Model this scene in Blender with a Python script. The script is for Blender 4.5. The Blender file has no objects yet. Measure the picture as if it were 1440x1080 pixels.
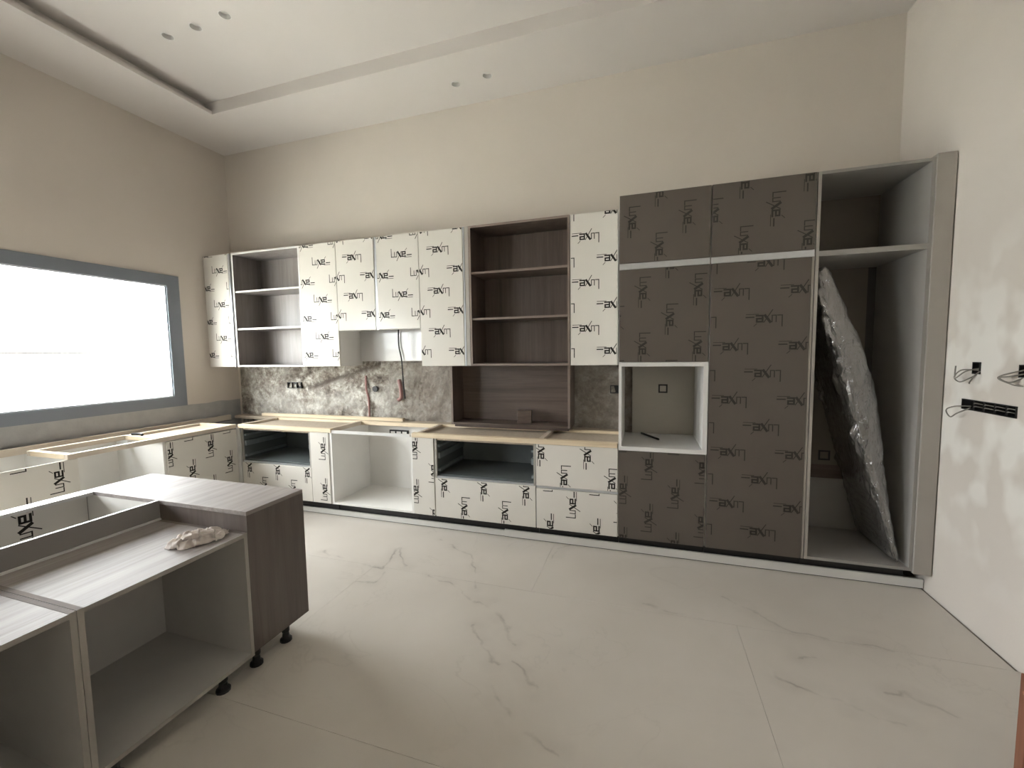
import bpy, bmesh, math, random
from mathutils import Vector, Matrix, noise

random.seed(7)
SC = bpy.context.scene
COL = SC.collection

# ------------------------------------------------------------------ camera
CAM = Vector((4.604, -3.745, 1.535))
YAW, PITCH, ROLL, FPX = -0.309, -0.076, -0.015, 588.78
_f = Vector((math.sin(YAW) * math.cos(PITCH), math.cos(YAW) * math.cos(PITCH), math.sin(PITCH)))
_r0 = Vector((math.cos(YAW), -math.sin(YAW), 0))
_u0 = _r0.cross(_f)
_r = _r0 * math.cos(ROLL) + _u0 * math.sin(ROLL)
_u = _u0 * math.cos(ROLL) - _r0 * math.sin(ROLL)
cd = bpy.data.cameras.new('camera')
cd.sensor_width = 36.0
cd.lens = FPX / 1440.0 * 36.0
cd.clip_start = 0.05
cam = bpy.data.objects.new('camera', cd)
COL.objects.link(cam)
cam.matrix_world = Matrix(((_r.x, _u.x, -_f.x, CAM.x), (_r.y, _u.y, -_f.y, CAM.y), (_r.z, _u.z, -_f.z, CAM.z), (0, 0, 0, 1)))
SC.camera = cam

# ------------------------------------------------------------------ world, exposure
W = bpy.data.worlds.new('overcast_sky')
SC.world = W
W.use_nodes = True
bg = W.node_tree.nodes['Background']
bg.inputs[0].default_value = (0.97, 0.97, 1.0, 1)
bg.inputs[1].default_value = 25.0
SC.view_settings.view_transform = 'Standard'
SC.view_settings.look = 'None'
SC.view_settings.gamma = 1.0
SC.view_settings.use_curve_mapping = False
SC.view_settings.exposure = 0.32

sd = bpy.data.lights.new('sun', 'SUN')
sd.energy = 115.0
sd.angle = math.radians(4)
sd.color = (1.0, 0.96, 0.92)
sun = bpy.data.objects.new('sun', sd)
COL.objects.link(sun)
sun.rotation_euler = Vector((-0.35, 0.45, -1.0)).to_track_quat('-Z', 'Y').to_euler()

# window openings in the left wall: (y_far, y_near, z_low, z_high) of the frame
WINDOWS = [(-0.61, -2.36, 1.03, 2.36), (-2.9, -4.9, 1.03, 2.36)]
for i, (y1, y0, z0, z1) in enumerate(WINDOWS):     # sampling portals that let the sky in through the glass
    ld = bpy.data.lights.new('window_portal', 'AREA')
    ld.shape = 'RECTANGLE'
    ld.size = z1 - z0
    ld.size_y = y1 - y0
    ld.cycles.is_portal = True
    lo = bpy.data.objects.new('window_portal', ld)
    COL.objects.link(lo)
    lo.location = (-0.27, (y0 + y1) / 2, (z0 + z1) / 2)
    lo.rotation_euler = (0, -math.pi / 2, 0)

# ------------------------------------------------------------------ materials
def nt(name):
    m = bpy.data.materials.new(name)
    m.use_nodes = True
    t = m.node_tree
    return m, t, t.nodes['Principled BSDF']

def N(t, kind, **kw):
    n = t.nodes.new(kind)
    for k, v in kw.items():
        setattr(n, k, v)
    return n

def pos(t, scale=(1, 1, 1), loc=(0, 0, 0)):
    g = N(t, 'ShaderNodeNewGeometry')
    mp = N(t, 'ShaderNodeMapping')
    mp.inputs['Scale'].default_value = scale
    mp.inputs['Location'].default_value = loc
    t.links.new(g.outputs['Position'], mp.inputs['Vector'])
    return mp.outputs[0]

def tex(t, vec, scale, detail=3, rough=0.5, dist=0):
    n = N(t, 'ShaderNodeTexNoise')
    n.inputs['Scale'].default_value = scale
    n.inputs['Detail'].default_value = detail
    n.inputs['Roughness'].default_value = rough
    n.inputs['Distortion'].default_value = dist
    t.links.new(vec, n.inputs['Vector'])
    return n.outputs['Fac']

def ramp(t, fac, stops):
    r = N(t, 'ShaderNodeValToRGB')
    e = r.color_ramp.elements
    while len(e) < len(stops):
        e.new(0.5)
    for el, (p, c) in zip(e, stops):
        el.position = p
        el.color = (*c, 1) if len(c) == 3 else c
    t.links.new(fac, r.inputs[0])
    return r.outputs[0]

def math_(t, op, a, b=None, clamp=False):
    n = N(t, 'ShaderNodeMath', operation=op)
    n.use_clamp = clamp
    for i, x in enumerate((a, b)):
        if x is None:
            continue
        if isinstance(x, (int, float)):
            n.inputs[i].default_value = x
        else:
            t.links.new(x, n.inputs[i])
    return n.outputs[0]

def mixc(t, fac, a, b, mode='MIX'):
    n = N(t, 'ShaderNodeMix', data_type='RGBA', blend_type=mode)
    for sock, x in ((n.inputs[0], fac), (n.inputs[6], a), (n.inputs[7], b)):
        if isinstance(x, (int, float)):
            sock.default_value = x
        elif isinstance(x, tuple):
            sock.default_value = (*x, 1)
        else:
            t.links.new(x, sock)
    return n.outputs[2]

def bump(t, b, h, strength, dist=0.01):
    n = N(t, 'ShaderNodeBump')
    n.inputs['Strength'].default_value = strength
    n.inputs['Distance'].default_value = dist
    t.links.new(h, n.inputs['Height'])
    t.links.new(n.outputs[0], b.inputs['Normal'])

def plain(name, col, rough=0.5, var=0.06, scale=6, bmp=0.0, bscale=60, metal=0.0, spec=0.5, coat=0.0):
    m, t, b = nt(name)
    p = pos(t)
    f = tex(t, p, scale, 4)
    lo = tuple(c * (1 - var) for c in col)
    hi = tuple(min(1, c * (1 + var)) for c in col)
    t.links.new(ramp(t, f, [(0.3, lo), (0.7, hi)]), b.inputs['Base Color'])
    b.inputs['Roughness'].default_value = rough
    b.inputs['Metallic'].default_value = metal
    b.inputs['Specular IOR Level'].default_value = spec
    b.inputs['Coat Weight'].default_value = coat
    if bmp:
        bump(t, b, tex(t, p, bscale, 4), bmp, 0.004)
    return m

def wood(name, dark, mid, light, grain='Z', rough=0.4, fine=1.0, spec=0.5):
    m, t, b = nt(name)
    s = {'X': (0.5, 9, 9), 'Y': (9, 0.5, 9), 'Z': (9, 9, 0.5)}[grain]
    p = pos(t, s)
    f1 = tex(t, p, 1.6 * fine, 5, 0.6, 0.6)
    f2 = tex(t, p, 9 * fine, 3, 0.6)
    f = math_(t, 'ADD', math_(t, 'MULTIPLY', f1, 0.75), math_(t, 'MULTIPLY', f2, 0.25))
    t.links.new(ramp(t, f, [(0.3, dark), (0.5, mid), (0.72, light)]), b.inputs['Base Color'])
    b.inputs['Roughness'].default_value = rough
    b.inputs['Specular IOR Level'].default_value = spec
    bump(t, b, f2, 0.08, 0.002)
    return m

M = {}
M['wall'] = plain('cream_plaster', (0.64, 0.585, 0.52), 0.85, 0.035, 1.3, 0.12, 90)
M['wall_left'] = plain('cream_plaster_left', (0.64, 0.585, 0.525), 0.85, 0.035, 1.3, 0.12, 90)
M['ceil'] = plain('ceiling_plaster', (0.70, 0.66, 0.625), 0.9, 0.02, 1.5)
M['cup'] = plain('hole_lining', (0.75, 0.73, 0.70), 0.8)
M['dark'] = plain('dark_void', (0.03, 0.028, 0.025), 0.9)
M['black'] = plain('black_plastic', (0.012, 0.011, 0.011), 0.45, 0.1, 30)
M['film_white'] = plain('white_gloss_with_film', (0.68, 0.65, 0.595), 0.2, 0.02, 3, 0.03, 25, spec=0.26)
M['film_grey'] = plain('taupe_with_film', (0.108, 0.091, 0.077), 0.32, 0.03, 3, 0.03, 25, spec=0.35)
M['ink'] = plain('printed_ink', (0.025, 0.022, 0.018), 0.5, 0.1, 40, spec=0.15)
M['ink_grey'] = plain('printed_ink_on_taupe', (0.022, 0.017, 0.014), 0.35, 0.1, 40)
M['white'] = plain('white_melamine', (0.78, 0.765, 0.73), 0.4, 0.02)
M['white_gloss'] = plain('white_gloss_panel', (0.66, 0.65, 0.63), 0.08, 0.02, 3, 0.02, 12, spec=0.3)
M['edge'] = plain('white_edge_band', (0.72, 0.71, 0.69), 0.3, 0.02)
M['alu'] = plain('aluminium_profile', (0.62, 0.64, 0.67), 0.3, 0.03, 20, metal=0.75)
M['side_grey'] = plain('grey_melamine_side', (0.36, 0.335, 0.30), 0.45, 0.03)
M['niche_tone'] = plain('beige_back_panel', (0.46, 0.43, 0.37), 0.5, 0.03)
M['isl_edge'] = plain('island_brown_edge', (0.20, 0.17, 0.155), 0.7, 0.05, spec=0.1)
M['isl_part'] = plain('island_partition_laminate', (0.27, 0.25, 0.24), 0.45, 0.04)
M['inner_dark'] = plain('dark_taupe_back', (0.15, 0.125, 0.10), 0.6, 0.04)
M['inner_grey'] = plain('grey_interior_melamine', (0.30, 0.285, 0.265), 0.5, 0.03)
M['anth'] = plain('anthracite_interior', (0.11, 0.125, 0.125), 0.4, 0.1)
M['runner'] = plain('drawer_runner_steel', (0.26, 0.30, 0.31), 0.35, 0.1, 20, metal=0.5)
M['oak_grey_z'] = wood('grey_oak_vertical', (0.17, 0.15, 0.145), (0.23, 0.205, 0.195), (0.29, 0.265, 0.25), 'Z')
M['oak_grey_y'] = wood('grey_oak_lengthwise', (0.20, 0.175, 0.165), (0.30, 0.27, 0.255), (0.40, 0.365, 0.345), 'Y', 0.55, spec=0.25)
M['oak_grey_x'] = wood('grey_oak_cross', (0.20, 0.175, 0.165), (0.30, 0.27, 0.255), (0.40, 0.365, 0.345), 'X', 0.38)
M['isl_z'] = wood('island_oak_vertical', (0.085, 0.066, 0.056), (0.115, 0.092, 0.080), (0.15, 0.122, 0.107), 'Z', 0.45)
M['isl_in'] = plain('island_grey_laminate', (0.52, 0.50, 0.475), 0.45, 0.04)
M['brown_z'] = wood('brown_oak_vertical', (0.055, 0.038, 0.030), (0.095, 0.067, 0.053), (0.14, 0.10, 0.08), 'Z', 0.5, 0.7)
M['brown_x'] = wood('brown_oak_horizontal', (0.055, 0.038, 0.030), (0.10, 0.071, 0.056), (0.145, 0.105, 0.084), 'X', 0.5, 0.7)
M['brown_edge'] = plain('brown_edge_band', (0.20, 0.155, 0.13), 0.4, 0.05)
M['pine_x'] = wood('pine_batten', (0.55, 0.42, 0.28), (0.70, 0.58, 0.41), (0.80, 0.70, 0.53), 'X', 0.55)
M['pine_y'] = wood('pine_batten_cross', (0.44, 0.36, 0.28), (0.56, 0.48, 0.39), (0.68, 0.60, 0.50), 'Y', 0.55)
M['chip'] = plain('chipboard', (0.42, 0.35, 0.27), 0.7, 0.08, 30)
M['frame'] = plain('grey_aluminium_window', (0.19, 0.21, 0.245), 0.4, 0.03, 5)
M['ext'] = plain('exterior_render', (0.85, 0.86, 0.83), 0.9, 0.02, 2)
M['ext_ground'] = plain('exterior_paving', (0.48, 0.48, 0.46), 0.9, 0.05, 2)
M['plinth'] = plain('white_plinth', (0.74, 0.73, 0.70), 0.3, 0.02, 4)
M['grout'] = plain('grout', (0.25, 0.23, 0.20), 0.9)
M['red_pvc'] = plain('red_conduit', (0.33, 0.18, 0.165), 0.5, 0.1, 20)
M['cloth'] = plain('beige_cotton', (0.62, 0.55, 0.51), 0.9, 0.05, 20, 0.25, 250)
M['door_wood'] = wood('red_brown_door', (0.12, 0.045, 0.025), (0.2, 0.08, 0.045), (0.27, 0.12, 0.07), 'Z', 0.35)
M['copper'] = plain('grey_wire', (0.22, 0.2, 0.17), 0.5)
M['putty'] = plain('white_putty', (0.74, 0.71, 0.66), 0.85, 0.03, 8)
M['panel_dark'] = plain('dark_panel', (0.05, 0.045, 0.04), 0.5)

def concrete():
    m, t, b = nt('chiselled_concrete')
    p = pos(t)
    a = tex(t, p, 5, 6, 0.7, 0.6)
    c = tex(t, p, 22, 6, 0.7, 0.3)
    f = math_(t, 'ADD', math_(t, 'MULTIPLY', a, 0.6), math_(t, 'MULTIPLY', c, 0.4))
    c1 = ramp(t, f, [(0.38, (0.10, 0.082, 0.068)), (0.46, (0.22, 0.19, 0.16)), (0.53, (0.38, 0.355, 0.31)), (0.61, (0.62, 0.61, 0.56))])
    big = tex(t, pos(t, (1, 1, 1.6)), 1.7, 3, 0.5, 0.4)
    c2 = mixc(t, math_(t, 'MULTIPLY', math_(t, 'SUBTRACT', big, 0.5), 7.0, True), c1, (0.50, 0.49, 0.45))
    c3 = mixc(t, 0.45, c1, c2)
    # browner render towards the niche box
    sx = N(t, 'ShaderNodeSeparateXYZ')
    g = N(t, 'ShaderNodeNewGeometry')
    t.links.new(g.outputs['Position'], sx.inputs[0])
    br = math_(t, 'MULTIPLY', math_(t, 'SUBTRACT', math_(t, 'ADD', sx.outputs[0], math_(t, 'MULTIPLY', a, 0.8)), 2.45), 2.5, True)
    c4 = mixc(t, math_(t, 'MULTIPLY', br, 0.75), c3, mixc(t, f, (0.13, 0.105, 0.085), (0.34, 0.30, 0.255)))
    # shade of the chased channel, painted dark into the colour (z = 1.16 + 0.284 (x - 1))
    zc = math_(t, 'ADD', math_(t, 'MULTIPLY', math_(t, 'SUBTRACT', sx.outputs[0], 1.0), 0.284), 1.16)
    dz = math_(t, 'ABSOLUTE', math_(t, 'SUBTRACT', math_(t, 'ADD', sx.outputs[2], math_(t, 'MULTIPLY', math_(t, 'SUBTRACT', c, 0.5), 0.10)), zc))
    ch = math_(t, 'SUBTRACT', 1.0, math_(t, 'DIVIDE', dz, 0.05), True)
    ins = math_(t, 'MULTIPLY', math_(t, 'GREATER_THAN', sx.outputs[0], 1.02), math_(t, 'LESS_THAN', sx.outputs[0], 1.98))
    c5 = mixc(t, math_(t, 'MULTIPLY', math_(t, 'MULTIPLY', ch, ins), 0.85), c4, (0.09, 0.07, 0.058))
    t.links.new(c5, b.inputs['Base Color'])
    b.inputs['Roughness'].default_value = 0.95
    bump(t, b, c, 0.6, 0.02)
    return m
M['concrete'] = concrete()
M['cement'] = plain('grey_cement_band', (0.40, 0.395, 0.39), 0.95, 0.10, 7, 0.3, 40)

def plaster_patched():
    m, t, b = nt('cream_plaster_with_putty')
    p = pos(t)
    base = ramp(t, tex(t, p, 1.3, 4), [(0.3, (0.60, 0.55, 0.495)), (0.7, (0.65, 0.60, 0.545))])
    # putty smears around the electrical boxes: strongest within half a metre of them
    d = N(t, 'ShaderNodeVectorMath', operation='DISTANCE')
    g = N(t, 'ShaderNodeNewGeometry')
    t.links.new(g.outputs['Position'], d.inputs[0])
    d.inputs[1].default_value = (6.295, -1.05, 1.2)
    near = math_(t, 'SUBTRACT', 1.0, math_(t, 'MULTIPLY', d.outputs['Value'], 1.0), True)
    f = tex(t, pos(t, (1, 5, 4)), 1.0, 2, 0.4)
    sm = math_(t, 'MULTIPLY', math_(t, 'MULTIPLY', math_(t, 'SUBTRACT', f, 0.47), 9.0, True), math_(t, 'MULTIPLY', near, 1.6, True))
    t.links.new(mixc(t, sm, base, (0.76, 0.73, 0.68)), b.inputs['Base Color'])
    b.inputs['Roughness'].default_value = 0.85
    bump(t, b, tex(t, p, 90, 4), 0.12, 0.004)
    return m
M['wall_right'] = plaster_patched()

VEINS = [
    [(2.219, -1.182), (2.5, -1.242), (2.832, -1.275), (2.734, -0.961), (2.969, -1.215)],
    [(2.745, -1.474), (2.85, -1.462), (2.867, -1.325)],
    [(3.2, -1.26), (3.523, -1.396), (3.72, -1.49), (3.875, -1.633)],
    [(3.69, -1.66), (3.801, -1.792), (3.907, -1.919)],
    [(3.94, -2.06), (4.063, -2.168), (4.128, -2.229), (4.29, -2.27)],
    [(3.974, -1.899), (4.141, -1.987)],
    [(3.716, -1.458), (3.971, -1.77)],
    [(3.932, -0.798), (3.991, -0.604), (4.05, -0.5)],
    [(4.606, -1.183), (4.916, -1.249)],
    [(5.07, -0.971), (5.221, -1.091), (5.358, -1.245), (5.825, -1.26)],
    [(5.198, -1.605), (5.325, -1.654), (5.6, -1.75)],
    [(5.348, -1.441), (5.415, -1.421)],
    [(5.661, -1.574), (5.742, -1.589), (5.891, -1.644)],
    [(3.0, -0.75), (3.4, -0.95), (3.55, -1.3)],
]

def marble():
    m, t, b = nt('cream_marble_tile')
    g = N(t, 'ShaderNodeNewGeometry')
    p = g.outputs['Position']
    base = ramp(t, tex(t, p, 1.4, 4), [(0.3, (0.59, 0.545, 0.485)), (0.7, (0.65, 0.605, 0.545))])
    # warp the position with noise, then take the distance to each vein segment
    nz = N(t, 'ShaderNodeTexNoise')
    nz.inputs['Scale'].default_value = 6
    nz.inputs['Detail'].default_value = 5
    t.links.new(p, nz.inputs['Vector'])
    sub = N(t, 'ShaderNodeVectorMath', operation='SUBTRACT')
    t.links.new(nz.outputs['Color'], sub.inputs[0])
    sub.inputs[1].default_value = (0.5, 0.5, 0.5)
    sc = N(t, 'ShaderNodeVectorMath', operation='SCALE')
    t.links.new(sub.outputs[0], sc.inputs[0])
    sc.inputs['Scale'].default_value = 0.16
    add = N(t, 'ShaderNodeVectorMath', operation='ADD')
    t.links.new(p, add.inputs[0])
    t.links.new(sc.outputs[0], add.inputs[1])
    flat = N(t, 'ShaderNodeVectorMath', operation='MULTIPLY')
    t.links.new(add.outputs[0], flat.inputs[0])
    flat.inputs[1].default_value = (1, 1, 0)
    P = flat.outputs[0]
    best = None
    for poly in VEINS:
        for (ax, ay), (bx, by) in zip(poly, poly[1:]):
            ba = Vector((bx - ax, by - ay, 0))
            L2 = ba.length_squared
            pa = N(t, 'ShaderNodeVectorMath', operation='SUBTRACT')
            t.links.new(P, pa.inputs[0])
            pa.inputs[1].default_value = (ax, ay, 0)
            dt = N(t, 'ShaderNodeVectorMath', operation='DOT_PRODUCT')
            t.links.new(pa.outputs[0], dt.inputs[0])
            dt.inputs[1].default_value = tuple(ba / L2)
            h = math_(t, 'ADD', dt.outputs['Value'], 0.0, True)
            pr = N(t, 'ShaderNodeVectorMath', operation='SCALE')
            pr.inputs[0].default_value = tuple(ba)
            t.links.new(h, pr.inputs['Scale'])
            di = N(t, 'ShaderNodeVectorMath', operation='DISTANCE')
            t.links.new(pa.outputs[0], di.inputs[0])
            t.links.new(pr.outputs[0], di.inputs[1])
            best = di.outputs['Value'] if best is None else math_(t, 'MINIMUM', best, di.outputs['Value'])
    core = math_(t, 'SUBTRACT', 1.0, math_(t, 'DIVIDE', best, 0.012), True)
    halo = math_(t, 'SUBTRACT', 1.0, math_(t, 'DIVIDE', best, 0.09), True)
    msk = math_(t, 'MULTIPLY', math_(t, 'SUBTRACT', tex(t, p, 7, 3), 0.36), 3.2, True)
    v = math_(t, 'MULTIPLY', math_(t, 'ADD', math_(t, 'MULTIPLY', core, 0.5), math_(t, 'MULTIPLY', halo, 0.16)), msk, True)
    # sparse fainter veins over the rest of the floor
    w = tex(t, p, 1.1, 5, 0.55, 1.2)
    rid = math_(t, 'SUBTRACT', 1.0, math_(t, 'MULTIPLY', math_(t, 'ABSOLUTE', math_(t, 'SUBTRACT', w, 0.5)), 90), True)
    far = math_(t, 'MULTIPLY', math_(t, 'MULTIPLY', rid, 0.14), math_(t, 'MULTIPLY', math_(t, 'SUBTRACT', tex(t, p, 0.9, 2), 0.48), 5, True), True)
    v2 = math_(t, 'MAXIMUM', v, far)
    t.links.new(mixc(t, v2, base, (0.22, 0.19, 0.16)), b.inputs['Base Color'])
    b.inputs['Roughness'].default_value = 0.36
    b.inputs['Specular IOR Level'].default_value = 0.4
    return m
M['marble'] = marble()

def glass():
    m = bpy.data.materials.new('window_glass')
    m.use_nodes = True
    t = m.node_tree
    t.nodes.remove(t.nodes['Principled BSDF'])
    tr = N(t, 'ShaderNodeBsdfTransparent')
    tr.inputs[0].default_value = (0.96, 0.98, 0.97, 1)
    gl = N(t, 'ShaderNodeBsdfGlossy')
    gl.inputs['Roughness'].default_value = 0.02
    lw = N(t, 'ShaderNodeLayerWeight')
    lw.inputs['Blend'].default_value = 0.5
    f4 = math_(t, 'POWER', lw.outputs['Facing'], 4.0)
    fac = math_(t, 'ADD', math_(t, 'MULTIPLY', f4, 0.5), 0.03)
    mx = N(t, 'ShaderNodeMixShader')
    t.links.new(fac, mx.inputs[0])
    t.links.new(tr.outputs[0], mx.inputs[1])
    t.links.new(gl.outputs[0], mx.inputs[2])
    t.links.new(mx.outputs[0], t.nodes['Material Output'].inputs[0])
    return m
M['glass'] = glass()

def plastic_wrap():
    m = bpy.data.materials.new('crinkled_plastic_film')
    m.use_nodes = True
    t = m.node_tree
    t.nodes.remove(t.nodes['Principled BSDF'])
    p = pos(t, (1, 1, 0.45))
    h = tex(t, p, 17, 4, 0.6, 1.5)
    bp = N(t, 'ShaderNodeBump')
    bp.inputs['Strength'].default_value = 0.6
    bp.inputs['Distance'].default_value = 0.03
    t.links.new(h, bp.inputs['Height'])
    tr = N(t, 'ShaderNodeBsdfTransparent')
    tr.inputs[0].default_value = (0.72, 0.70, 0.67, 1)
    gl = N(t, 'ShaderNodeBsdfGlossy')
    gl.inputs['Roughness'].default_value = 0.09
    gl.inputs[0].default_value = (0.9, 0.9, 0.9, 1)
    df = N(t, 'ShaderNodeBsdfDiffuse')
    df.inputs[0].default_value = (0.22, 0.205, 0.19, 1)
    for n in (gl, df):
        t.links.new(bp.outputs[0], n.inputs['Normal'])
    m1 = N(t, 'ShaderNodeMixShader')
    m1.inputs[0].default_value = 0.22
    t.links.new(tr.outputs[0], m1.inputs[1])
    t.links.new(df.outputs[0], m1.inputs[2])
    m2 = N(t, 'ShaderNodeMixShader')
    lw = N(t, 'ShaderNodeLayerWeight')
    lw.inputs['Blend'].default_value = 0.5
    t.links.new(bp.outputs[0], lw.inputs['Normal'])
    fac = math_(t, 'ADD', math_(t, 'MULTIPLY', math_(t, 'POWER', lw.outputs['Facing'], 3.0), 0.5), 0.26)
    t.links.new(fac, m2.inputs[0])
    t.links.new(m1.outputs[0], m2.inputs[1])
    t.links.new(gl.outputs[0], m2.inputs[2])
    t.links.new(m2.outputs[0], t.nodes['Material Output'].inputs[0])
    return m
M['wrap'] = plastic_wrap()

# ------------------------------------------------------------------ builders
ORG = {}      # world origin of every object built here

def thing(name, loc, label, cat, group=None):
    o = bpy.data.objects.new(name, None)
    COL.objects.link(o)
    o.empty_display_size = 0.1
    o.location = loc
    ORG[o.name] = Vector(loc)
    o['label'] = label
    o['category'] = cat
    if group:
        o['group'] = group
    return o

def link(name, bm, mat, parent=None, label=None, smooth=False):
    """bm holds world coordinates; the object's origin goes to the foot of its box."""
    bm.normal_update()
    vs = [v.co.copy() for v in bm.verts]
    lo = Vector([min(v[i] for v in vs) for i in range(3)])
    hi = Vector([max(v[i] for v in vs) for i in range(3)])
    o_w = Vector(((lo.x + hi.x) / 2, (lo.y + hi.y) / 2, lo.z))
    for v in bm.verts:
        v.co -= o_w
    me = bpy.data.meshes.new(name)
    bm.to_mesh(me)
    bm.free()
    if smooth:
        for p in me.polygons:
            p.use_smooth = True
    me.materials.append(M[mat] if isinstance(mat, str) else mat)
    o = bpy.data.objects.new(name, me)
    COL.objects.link(o)
    ORG[o.name] = o_w
    if parent is not None:
        o.parent = parent
        o.location = o_w - ORG[parent.name]
    else:
        o.location = o_w
    if label:
        o['label'] = label
    return o

def addbox(bm, x0, x1, y0, y1, z0, z1):
    x0, x1 = min(x0, x1), max(x0, x1)
    y0, y1 = min(y0, y1), max(y0, y1)
    z0, z1 = min(z0, z1), max(z0, z1)
    v = [bm.verts.new(c) for c in ((x0, y0, z0), (x1, y0, z0), (x1, y1, z0), (x0, y1, z0), (x0, y0, z1), (x1, y0, z1), (x1, y1, z1), (x0, y1, z1))]
    for f in ((3, 2, 1, 0), (4, 5, 6, 7), (0, 1, 5, 4), (1, 2, 6, 5), (2, 3, 7, 6), (3, 0, 4, 7)):
        bm.faces.new([v[i] for i in f])

def box(name, b, mat, parent=None, label=None, bevel=0.0):
    bm = bmesh.new()
    for bb in ([b] if isinstance(b[0], (int, float)) else b):
        addbox(bm, *bb)
    if bevel:
        bmesh.ops.bevel(bm, geom=bm.edges[:], offset=bevel, segments=1, affect='EDGES')
    return link(name, bm, mat, parent, label)

def solo(o, label, cat, group=None):
    o['label'] = label
    o['category'] = cat
    if group:
        o['group'] = group
    return o

def struct(o):
    o['kind'] = 'structure'
    return o

def tube_bm(bm, pts, r, seg=8):
    pts = [Vector(p) for p in pts]
    rings = []
    for i, p in enumerate(pts):
        d = (pts[min(i + 1, len(pts) - 1)] - pts[max(i - 1, 0)]).normalized()
        a = d.cross(Vector((0.31, 0.22, 0.93))).normalized()
        c = d.cross(a)
        rr = r(i / (len(pts) - 1)) if callable(r) else r
        rings.append([bm.verts.new(p + (a * math.cos(2 * math.pi * k / seg) + c * math.sin(2 * math.pi * k / seg)) * rr) for k in range(seg)])
    for A, B in zip(rings, rings[1:]):
        for k in range(seg):
            bm.faces.new((A[k], A[(k + 1) % seg], B[(k + 1) % seg], B[k]))
    bm.faces.new(rings[0][::-1])
    bm.faces.new(rings[-1])

def smooth_path(pts, n=8):
    out = []
    P = [Vector(p) for p in pts]
    for i in range(len(P) - 1):
        p0, p1, p2, p3 = P[max(i - 1, 0)], P[i], P[i + 1], P[min(i + 2, len(P) - 1)]
        for k in range(n):
            s = k / n
            out.append(0.5 * ((2 * p1) + (p2 - p0) * s + (2 * p0 - 5 * p1 + 4 * p2 - p3) * s * s + (3 * p1 - p0 - 3 * p2 + p3) * s ** 3))
    out.append(P[-1])
    return out

def tube(name, pts, r, mat, parent=None, seg=8, n=8):
    bm = bmesh.new()
    tube_bm(bm, smooth_path(pts, n) if n else pts, r, seg)
    return link(name, bm, mat, parent, smooth=True)

# the film's repeated word mark, drawn as strokes: (points, thickness); total width 1
LOGO = [
    ([(0.0, 0.34), (0.0, 0.0), (0.125, 0.0)], 0.032),
    ([(0.165, 0.20), (0.165, 0.0), (0.275, 0.0), (0.275, 0.20)], 0.03),
    ([(0.33, 0.20), (0.47, 0.0)], 0.075),
    ([(0.50, 0.21), (0.27, -0.17)], 0.026),
    ([(0.54, 0.095), (0.70, 0.095), (0.70, 0.19), (0.54, 0.19), (0.54, 0.0), (0.71, 0.0)], 0.052),
    ([(0.70, 0.25), (0.78, 0.33)], 0.02),
    ([(0.79, 0.045), (1.0, 0.045)], 0.04),
    ([(0.66, -0.045), (1.0, -0.045)], 0.02),
]

def logo_quads():
    out = []
    for pts, w in LOGO:
        for (ax, ay), (bx, by) in zip(pts, pts[1:]):
            a, b = Vector((ax, ay)), Vector((bx, by))
            d = (b - a).normalized()
            n = Vector((-d.y, d.x)) * w / 2
            a = a - d * w / 2
            b = b + d * w / 2
            out.append([a + n, a - n, b - n, b + n])
    return out
QUADS = logo_quads()
LW = 0.208          # width of one mark
PITCH_A, PITCH_C = 0.39, 0.36

def film_print(parent, origin, right, normal, w, h, ref, turn, ink='ink'):
    """prints the staggered word mark on a door face; origin = lower left corner, ref = one mark's centre on it"""
    ca, sa = round(math.cos(math.radians(turn))), round(math.sin(math.radians(turn)))
    e1, e2 = Vector((ca, sa)), Vector((-sa, ca))
    O, R_, N_ = Vector(origin), Vector(right), Vector(normal)
    for i in range(-9, 10):
        for j in range(-14, 15):
            c = Vector(ref) + e1 * (i * PITCH_A + (PITCH_A / 2 if j % 2 else 0)) + e2 * (j * PITCH_C / 2)
            if not (-0.2 < c.x < w + 0.2 and -0.2 < c.y < h + 0.2):
                continue
            bm = bmesh.new()
            for q in QUADS:
                vs = []
                for p in q:
                    p2 = c + (e1 * (p.x - 0.5) + e2 * (p.y - 0.1)) * LW
                    vs.append(bm.verts.new((p2.x, p2.y, 0)))
                bm.faces.new(vs)
            for co, no in (((0.003, 0, 0), (-1, 0, 0)), ((w - 0.003, 0, 0), (1, 0, 0)), ((0, 0.003, 0), (0, -1, 0)), ((0, h - 0.003, 0), (0, 1, 0))):
                bmesh.ops.bisect_plane(bm, geom=bm.verts[:] + bm.edges[:] + bm.faces[:], plane_co=co, plane_no=no, clear_outer=True)
            if not bm.faces:
                bm.free()
                continue
            if sum(f.calc_area() for f in bm.faces) < 2e-4:
                bm.free()
                continue
            for v in bm.verts:
                v.co = O + R_ * v.co.x + Vector((0, 0, 1)) * v.co.y + N_ * 0.0006
            bmesh.ops.recalc_face_normals(bm, faces=bm.faces[:])
            link('word_mark', bm, ink, parent)

def front_door(parent, x0, x1, z0, z1, yf, turn, ref, grey=False, name='door', t=0.019):
    """door or drawer front facing the room (-Y); ref = world (x, z) of one printed mark"""
    g = 0.0015
    d = box(name, (x0 + g, x1 - g, yf, yf + t, z0 + g, z1 - g), 'film_grey' if grey else 'film_white', parent, bevel=0.0012)
    film_print(d, (x0 + g, yf, z0 + g), (1, 0, 0), (0, -1, 0), x1 - x0 - 2 * g, z1 - z0 - 2 * g, (ref[0] - x0, ref[1] - z0), turn, 'ink_grey' if grey else 'ink')
    return d

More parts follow.
